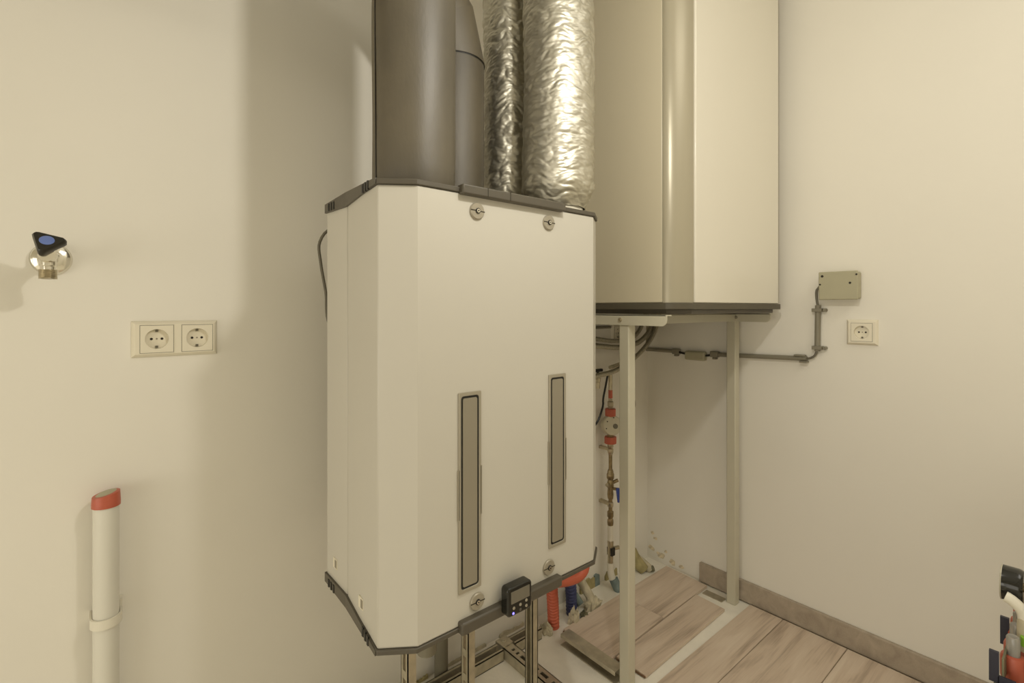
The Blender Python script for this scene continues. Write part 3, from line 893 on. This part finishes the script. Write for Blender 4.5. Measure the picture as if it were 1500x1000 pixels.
def wall_socket(origin, u, n, wd, ht, gangs, gs, label):
    xf = frame_on(origin, u, n)
    t = thing('wall_socket', origin, label, 'socket')

    def loop(cx, w, h, z):
        return [(cx - w / 2, -h / 2, z), (cx + w / 2, -h / 2, z), (cx + w / 2, h / 2, z), (cx - w / 2, h / 2, z)]
    mb = MB(xf)
    b = 0.007
    a0, a1, a2, a3 = loop(0, wd, ht, 0), loop(0, wd - 0.001, ht - 0.001, 0.003), loop(0, wd - 2 * b, ht - 2 * b, 0.0105), loop(0, wd - 2 * b, ht - 2 * b, 0.004)
    vs = a0 + a1 + a2
    mb.add(vs, [(4 * r + i, 4 * r + (i + 1) % 4, 4 * r + 4 + (i + 1) % 4, 4 * r + 4 + i) for r in (0, 1) for i in range(4)])
    # front face: strips round the square openings
    x0, x1, y1 = -wd / 2 + b, wd / 2 - b, ht / 2 - b
    cuts = [x0] + [q for c_ in gangs for q in (c_ - gs / 2, c_ + gs / 2)] + [x1]
    vs, fs = [], []

    def quad(xa, xb, ya, yb):
        k = len(vs)
        vs.extend([(xa, ya, 0.0105), (xb, ya, 0.0105), (xb, yb, 0.0105), (xa, yb, 0.0105)])
        fs.append((k, k + 1, k + 2, k + 3))
    for i in range(0, len(cuts), 2):
        quad(cuts[i], cuts[i + 1], -gs / 2, gs / 2)
    quad(x0, x1, gs / 2, y1)
    quad(x0, x1, -y1, -gs / 2)
    mb.add(vs, fs)
    mb.build('socket_frame', 'socket', t)
    for cx in gangs:
        # square insert with a round well cut in it
        nn = 32
        sq, ci, cb, fl = [], [], [], []
        rad = gs * 0.365
        for k in range(nn):
            a = 2 * PI * k / nn
            c, s = math.cos(a), math.sin(a)
            m_ = gs / 2 / max(abs(c), abs(s))
            sq.append((cx + c * m_, s * m_, 0.0118))
            ci.append((cx + c * rad, s * rad, 0.0118))
            cb.append((cx + c * rad * 0.96, s * rad * 0.96, 0.0016))
            fl.append((cx + c * m_, s * m_, 0.0106))
        vs = fl + sq + ci + cb
        fs = []
        for r in range(3):
            for k in range(nn):
                j = (k + 1) % nn
                fs.append((r * nn + k, r * nn + j, (r + 1) * nn + j, (r + 1) * nn + k))
        fs.append(tuple(3 * nn + k for k in range(nn)))
        ins = MB(xf).add(vs, fs).build('socket_insert', 'socket', t, angle=30)
        rim = MB(xf).ring(loop(cx, gs + 0.0014, gs + 0.0014, 0.0104), loop(cx, gs, gs, 0.0104), (0, 0, 0.0006))
        rim.build('insert_joint', 'slot', ins)
        for hx, hz, hr in ((-0.0095, 0, 0.0027), (0.0095, 0, 0.0027), (0, 0, 0.0018)):
            MB(xf).lathe([(hr, 0), (hr, 0.0006)], (cx + hx, hz, 0.0016), (0, 0, 1), 12).build('pin_hole', 'dark' if hx else 'panel_grey', ins)
        for sg in (-1, 1):
            MB(xf).box(cx - 0.0025, cx + 0.0025, sg * rad * 0.80 - 0.0022, sg * rad * 0.80 + 0.0022, 0.0016, 0.0045).build('earth_clip', 'cable', ins)
    return t


# the builder's recess floor needs the frame open behind it, so the frame stops at the wall plane
wall_socket((0.130, BY, 1.0735), (1, 0, 0), (0, -1, 0), 0.161, 0.079, (-0.0355, 0.040), 0.0595, 'double cream wall socket on the back wall below the water tap')
wall_socket((RX, 0.5085, 1.0625), (0, -1, 0), (-1, 0, 0), 0.088, 0.084, (0,), 0.059, 'single cream wall socket below the square junction box')
wall_socket((1.707, BY, 1.035), (1, 0, 0), (0, -1, 0), 0.082, 0.082, (0,), 0.058, 'single wall socket under the tank, half hidden behind hoses and a leg')

# ------------------------------------------------------------------ wiring on the long wall
jb = thing('junction_box', (RX, 0.566, 1.175), 'square grey-green junction box on the wall above the single socket', 'junction box')
MB().box(RX - 0.040, RX, 0.511, 0.6215, 1.172, 1.2625).build('box', 'box_grey', jb, bevel=0.006, seg=3)
MB().box(RX - 0.046, RX - 0.0395, 0.509, 0.6235, 1.170, 1.2645).build('lid', 'box_grey', jb, bevel=0.004, seg=3)
for yy, zz, r in ((0.612, 1.250, 0.0042), (0.6185, 1.222, 0.003), (0.531, 1.225, 0.0036), (0.513, 1.252, 0.003)):
    MB().lathe([(r, 0), (r, 0.0008)], (RX - 0.0460, yy, zz), (-1, 0, 0), 12).build('screw_hole', 'dark', jb)

cd = thing('wall_conduit', (RX, 0.9, 0.95), 'grey plastic conduit running level along the wall behind the tank leg', 'conduit')
MB().tube([(RX - 0.011, 1.338, 0.955), (RX - 0.011, 1.18, 0.9555)], 0.0085, 14).build('pipe', 'conduit', cd)
MB().tube([(RX - 0.012, 1.010, 0.9545), (RX - 0.011, 0.90, 0.957), (RX - 0.011, 0.672, 0.9635)], 0.0085, 14).build('pipe', 'conduit', cd)
for yy, dz_ in ((1.186, 0), (1.012, 0)):
    cl = MB().box(RX - 0.024, RX, yy - 0.016, yy + 0.016, 0.943, 0.967)
    cl.box(RX - 0.02, RX, yy - 0.008, yy + 0.008, 0.934, 0.943)
    cl.build('clip', 'conduit', cd, bevel=0.003)
cl = MB().box(RX - 0.022, RX, 0.676, 0.712, 0.970, 0.976).box(RX - 0.022, RX, 0.668, 0.694, 0.948, 0.9545)
cl.build('clip', 'conduit', cd, bevel=0.002)
sb_ = thing('connector_box', (RX, 1.094, 0.944), 'small rounded beige connector box in the conduit line under the tank', 'connector box')
MB().box(RX - 0.028, RX, 1.050, 1.139, 0.924, 0.962).build('box', 'box_grey', sb_, bevel=0.007, seg=3)
MB().tube([(RX - 0.014, 1.178, 0.955), (RX - 0.016, 1.16, 0.951), (RX - 0.014, 1.137, 0.947)], 0.0045, 8).build('cable_end', 'black', sb_)
MB().tube([(RX - 0.014, 1.052, 0.946), (RX - 0.016, 1.035, 0.949), (RX - 0.014, 1.018, 0.954)], 0.0045, 8).build('cable_end', 'black', sb_)
vc = thing('wall_conduit', (RX, 0.637, 1.0), 'short upright grey conduit piece below the square junction box', 'conduit')
MB().tube([(RX - 0.011, 0.6385, 0.992), (RX - 0.011, 0.6365, 1.152)], 0.009, 14).build('pipe', 'conduit', vc)
for zz in (1.135, 1.004):
    MB().box(RX - 0.023, RX, 0.622, 0.653, zz - 0.006, zz + 0.006).lathe([(0.006, 0), (0.006, 0.018)], (RX, 0.615, zz), (-1, 0, 0), 10).build('clip', 'conduit', vc, bevel=0.001)
c1 = MB().tube([(RX - 0.011, 0.672, 0.9635), (RX - 0.012, 0.660, 0.966), (RX - 0.012, 0.646, 0.976), (RX - 0.011, 0.640, 0.994)], 0.004, 8)
tag(c1.build('grey_cable', 'cable'), 'bare grey cable bend joining the level and upright conduits', 'cable')
c2 = MB().tube([(RX - 0.011, 0.6365, 1.150), (RX - 0.013, 0.640, 1.175), (RX - 0.016, 0.6385, 1.205), (RX - 0.018, 0.622, 1.222)], 0.0042, 8)
tag(c2.build('grey_cable', 'cable'), 'short grey cable entering the side of the square junction box', 'cable')
c3 = MB().tube([(1.30, BY - 0.006, 1.062), (1.655, BY - 0.006, 1.062)], 0.006, 10)
tag(c3.build('wall_conduit', 'conduit'), 'thin grey conduit on the back wall ending at the hidden socket', 'conduit')

# ------------------------------------------------------------------ tap on the back wall
tp = thing('water_tap', (-0.076, BY, 1.2388), 'chrome wall tap with black three-lobed handle and blue disc', 'tap')
FX, FZ = -0.076, 1.2385
MB().lathe([(0.032, 0), (0.032, 0.004), (0.029, 0.012), (0.020, 0.017), (0.012, 0.018)], (FX, BY, FZ), (0, -1, 0), 40).build('flange', 'chrome', tp)
MB().lathe([(0.0105, 0), (0.0105, 0.05), (0.014, 0.055), (0.014, 0.078), (0.011, 0.084)], (FX, BY - 0.016, FZ), (0, -1, 0), 28).build('body', 'chrome', tp)
sp = MB().lathe([(0.0125, 0.02), (0.0125, -0.018), (0.0110, -0.020), (0.0110, -0.026)], (FX, BY - 0.083, FZ), (0, 0, 1), 28).build('spout', 'chrome', tp)
prof = []
for k in range(9):
    prof += [(0.0135, -0.026 - k * 0.0018), (0.0127, -0.0269 - k * 0.0018)]
MB().lathe(prof + [(0.0135, -0.043), (0.0105, -0.043), (0.0105, -0.036)], (FX, BY - 0.083, FZ), (0, 0, 1), 28).build('threaded_outlet', 'steel', tp)
hax = Vector((0.0, -0.80, 0.60)).normalized()
hb = Vector((FX, BY - 0.078, FZ + 0.004))
MB().lathe([(0.009, 0), (0.009, 0.014), (0.006, 0.016), (0.006, 0.024)], hb, hax, 20).build('stem', 'chrome', tp)
q = hax.to_track_quat('Z', 'Y')


def lobes(scale, h):
    pts = []
    for k in range(48):
        a = 2 * PI * k / 48
        b_ = ((a - 0.22) % (2 * PI / 3)) - PI / 3
        rr = min(0.0168 / math.cos(b_), 0.0272 / math.cos(PI / 3 - abs(b_))) * scale
        pts.append(tuple(hb + q @ Vector((rr * math.cos(a), rr * math.sin(a), h))))
    return pts


h0, h1, h2, h3 = lobes(0.62, 0.016), lobes(0.98, 0.024), lobes(1.0, 0.033), lobes(0.90, 0.037)
vs = h0 + h1 + h2 + h3
fs = [tuple(range(48))[::-1], tuple(144 + k for k in range(48))]
for r_ in range(3):
    for k in range(48):
        j = (k + 1) % 48
        fs.append((48 * r_ + k, 48 * r_ + j, 48 * r_ + 48 + j, 48 * r_ + 48 + k))
hd = MB().add(vs, fs).build('handle', 'handle', tp, angle=40)
MB().lathe([(0.0108, 0), (0.0106, 0.0012), (0.009, 0.0018)], hb + hax * 0.0365, hax, 28).build('blue_disc', 'cap_blue', hd)

# ------------------------------------------------------------------ white waste pipe with orange cap
wp = thing('waste_pipe', (0.008, 1.307, 0), 'upright white plastic pipe with orange-red cap under the water tap', 'pipe')
MB().lathe([(0.0215, 0), (0.0215, 0.742)], (0.008, 1.307, 0), (0, 0, 1), 32).build('pipe', 'pipe_white', wp)
n = 32
vs = []
for rr, zf in ((0.0238, lambda a: 0.737), (0.0238, lambda a: 0.744), (0.0226, lambda a: 0.762 + 0.004 * math.cos(a)), (0.0175, lambda a: 0.763 + 0.004 * math.cos(a))):
    vs += [(0.008 + rr * math.cos(2 * PI * k / n), 1.307 + rr * math.sin(2 * PI * k / n), zf(2 * PI * k / n)) for k in range(n)]
fs = [(r_ * n + k, r_ * n + (k + 1) % n, (r_ + 1) * n + (k + 1) % n, (r_ + 1) * n + k) for r_ in range(3) for k in range(n)] + [tuple(3 * n + k for k in range(n))]
cp = MB().add(vs, fs).build('cap', 'red', wp)
MB().lathe([(0.0175, 0), (0.0150, 0.0012)], (0.008, 1.307, 0.7632), (-0.225, 0, 1), 24).build('cap_top', 'box_grey', cp)
ck = MB()
band = []
for a0 in range(0, 25):
    a = PI + PI * a0 / 24
    band.append((math.cos(a), math.sin(a)))
outer = [(0.008 + 0.026, BY)] + [(0.008 + 0.026 * c, 1.307 + 0.026 * s) for c, s in band[::-1]] + [(0.008 - 0.026, BY)]
inner = [(0.008 + 0.0225, BY)] + [(0.008 + 0.0225 * c, 1.307 + 0.0225 * s) for c, s in band[::-1]] + [(0.008 - 0.0225, BY)]
for i in range(len(outer) - 1):
    a, b, c, d = outer[i], outer[i + 1], inner[i + 1], inner[i]
    ck.prism([a, b, c, d], 0.496, 0.515)
ck.box(0.029, 0.0345, 1.322, BY, 0.496, 0.531)
ck.build('wall_clip', 'pvc', wp, angle=40)

# ------------------------------------------------------------------ heating manifold on the entrance wall
hm = thing('heating_manifold', (1.30, 0.05, 0.45), 'floor heating manifold with black pressure gauge and red flow meters beside the entrance', 'manifold')
MB().cyl((1.16, 0.075, 0.470), (1.70, 0.075, 0.470), 0.019, 20).build('manifold_bar', 'steel', hm)
MB().cyl((1.16, 0.03, 0.63), (1.70, 0.03, 0.63), 0.019, 20).build('manifold_bar', 'steel', hm)
for k in range(8):
    x = 1.205 + 0.05 * k
    y = 0.099
    fm = MB().lathe([(0.012, 0.480), (0.0125, 0.500), (0.0165, 0.505), (0.0168, 0.538), (0.0150, 0.544), (0.0100, 0.545)], (x, y - 0.0, 0), (0, 0, 1), 12).build('flow_meter', 'red', hm, angle=30)
    MB().lathe([(0.009, 0.545), (0.009, 0.574), (0.0075, 0.577)], (x, y, 0), (0, 0, 1), 16).build('sight_tube', 'clear', fm)
    MB().lathe([(0.003, 0.545), (0.003, 0.571)], (x, y, 0), (0, 0, 1), 8).build('indicator', 'black', fm)
    MB().lathe([(0.0152, 0.472), (0.0152, 0.499)], (x, y, 0), (0, 0, 1), 14).build('collar', 'black', fm)
for x in (1.158, 1.300):
    MB().box(x - 0.003, x + 0.003, 0.112, 0.124, 0.512, 0.563).box(x - 0.003, x + 0.003, 0.092, 0.113, 0.512, 0.524).box(x - 0.003, x + 0.003, -0.03, 0.092, 0.496, 0.512).build('bracket_clip', 'navy', hm)
MB().hexa([(1.160, 0.106, 0.515), (1.300, 0.106, 0.515), (1.300, 0.109, 0.515), (1.160, 0.109, 0.515)], [(1.160, 0.106, 0.553), (1.300, 0.106, 0.553), (1.300, 0.109, 0.553), (1.160, 0.109, 0.553)]).build('bracket_plate', 'zinc', hm)
MB().box(1.150, 1.156, 0.05, 0.118, 0.45, 0.512).build('bracket_plate', 'zinc', hm)
MB().lathe([(0.013, 0), (0.015, 0.004), (0.015, 0.03), (0.012, 0.034)], (1.10, 0.100, 0.490), (0, 1, 0), 20).cyl((1.10, 0.102, 0.49), (1.17, 0.08, 0.472), 0.008).build('end_valve', 'trim', hm)
gg = MB().lathe([(0.027, 0), (0.029, 0.003), (0.030, 0.006), (0.030, 0.029)], (1.272, 0.0905, 0.6395), (0, 1, 0), 40).build('pressure_gauge', 'gloss_black', hm, angle=40)
MB().lathe([(0.0303, 0), (0.0308, 0.001), (0.0303, 0.002), (0.0285, 0.0022)], (1.272, 0.1180, 0.6395), (0, 1, 0), 40).build('gauge_rim', 'grey_rim', gg)
MB().cyl((1.272, 0.02, 0.6395), (1.272, 0.0905, 0.6395), 0.008).build('gauge_stem', 'brass', hm)
MB().tube([(1.235, 0.1115, 0.629), (1.235, 0.104, 0.626), (1.236, 0.094, 0.617), (1.237, 0.088, 0.605), (1.237, 0.086, 0.560)], 0.0095, 14).build('white_elbow', 'pvc', hm)
MB().lathe([(0.0125, 0.545), (0.0135, 0.55), (0.0135, 0.594), (0.0120, 0.600)], (1.237, 0.084, 0), (0, 0, 1), 18).build('union', 'hose_pale', hm)
MB().lathe([(0.010, 0.56), (0.010, 0.575)], (1.222, 0.082, 0), (0, 0, 1), 12).build('green_tag', 'green', hm)
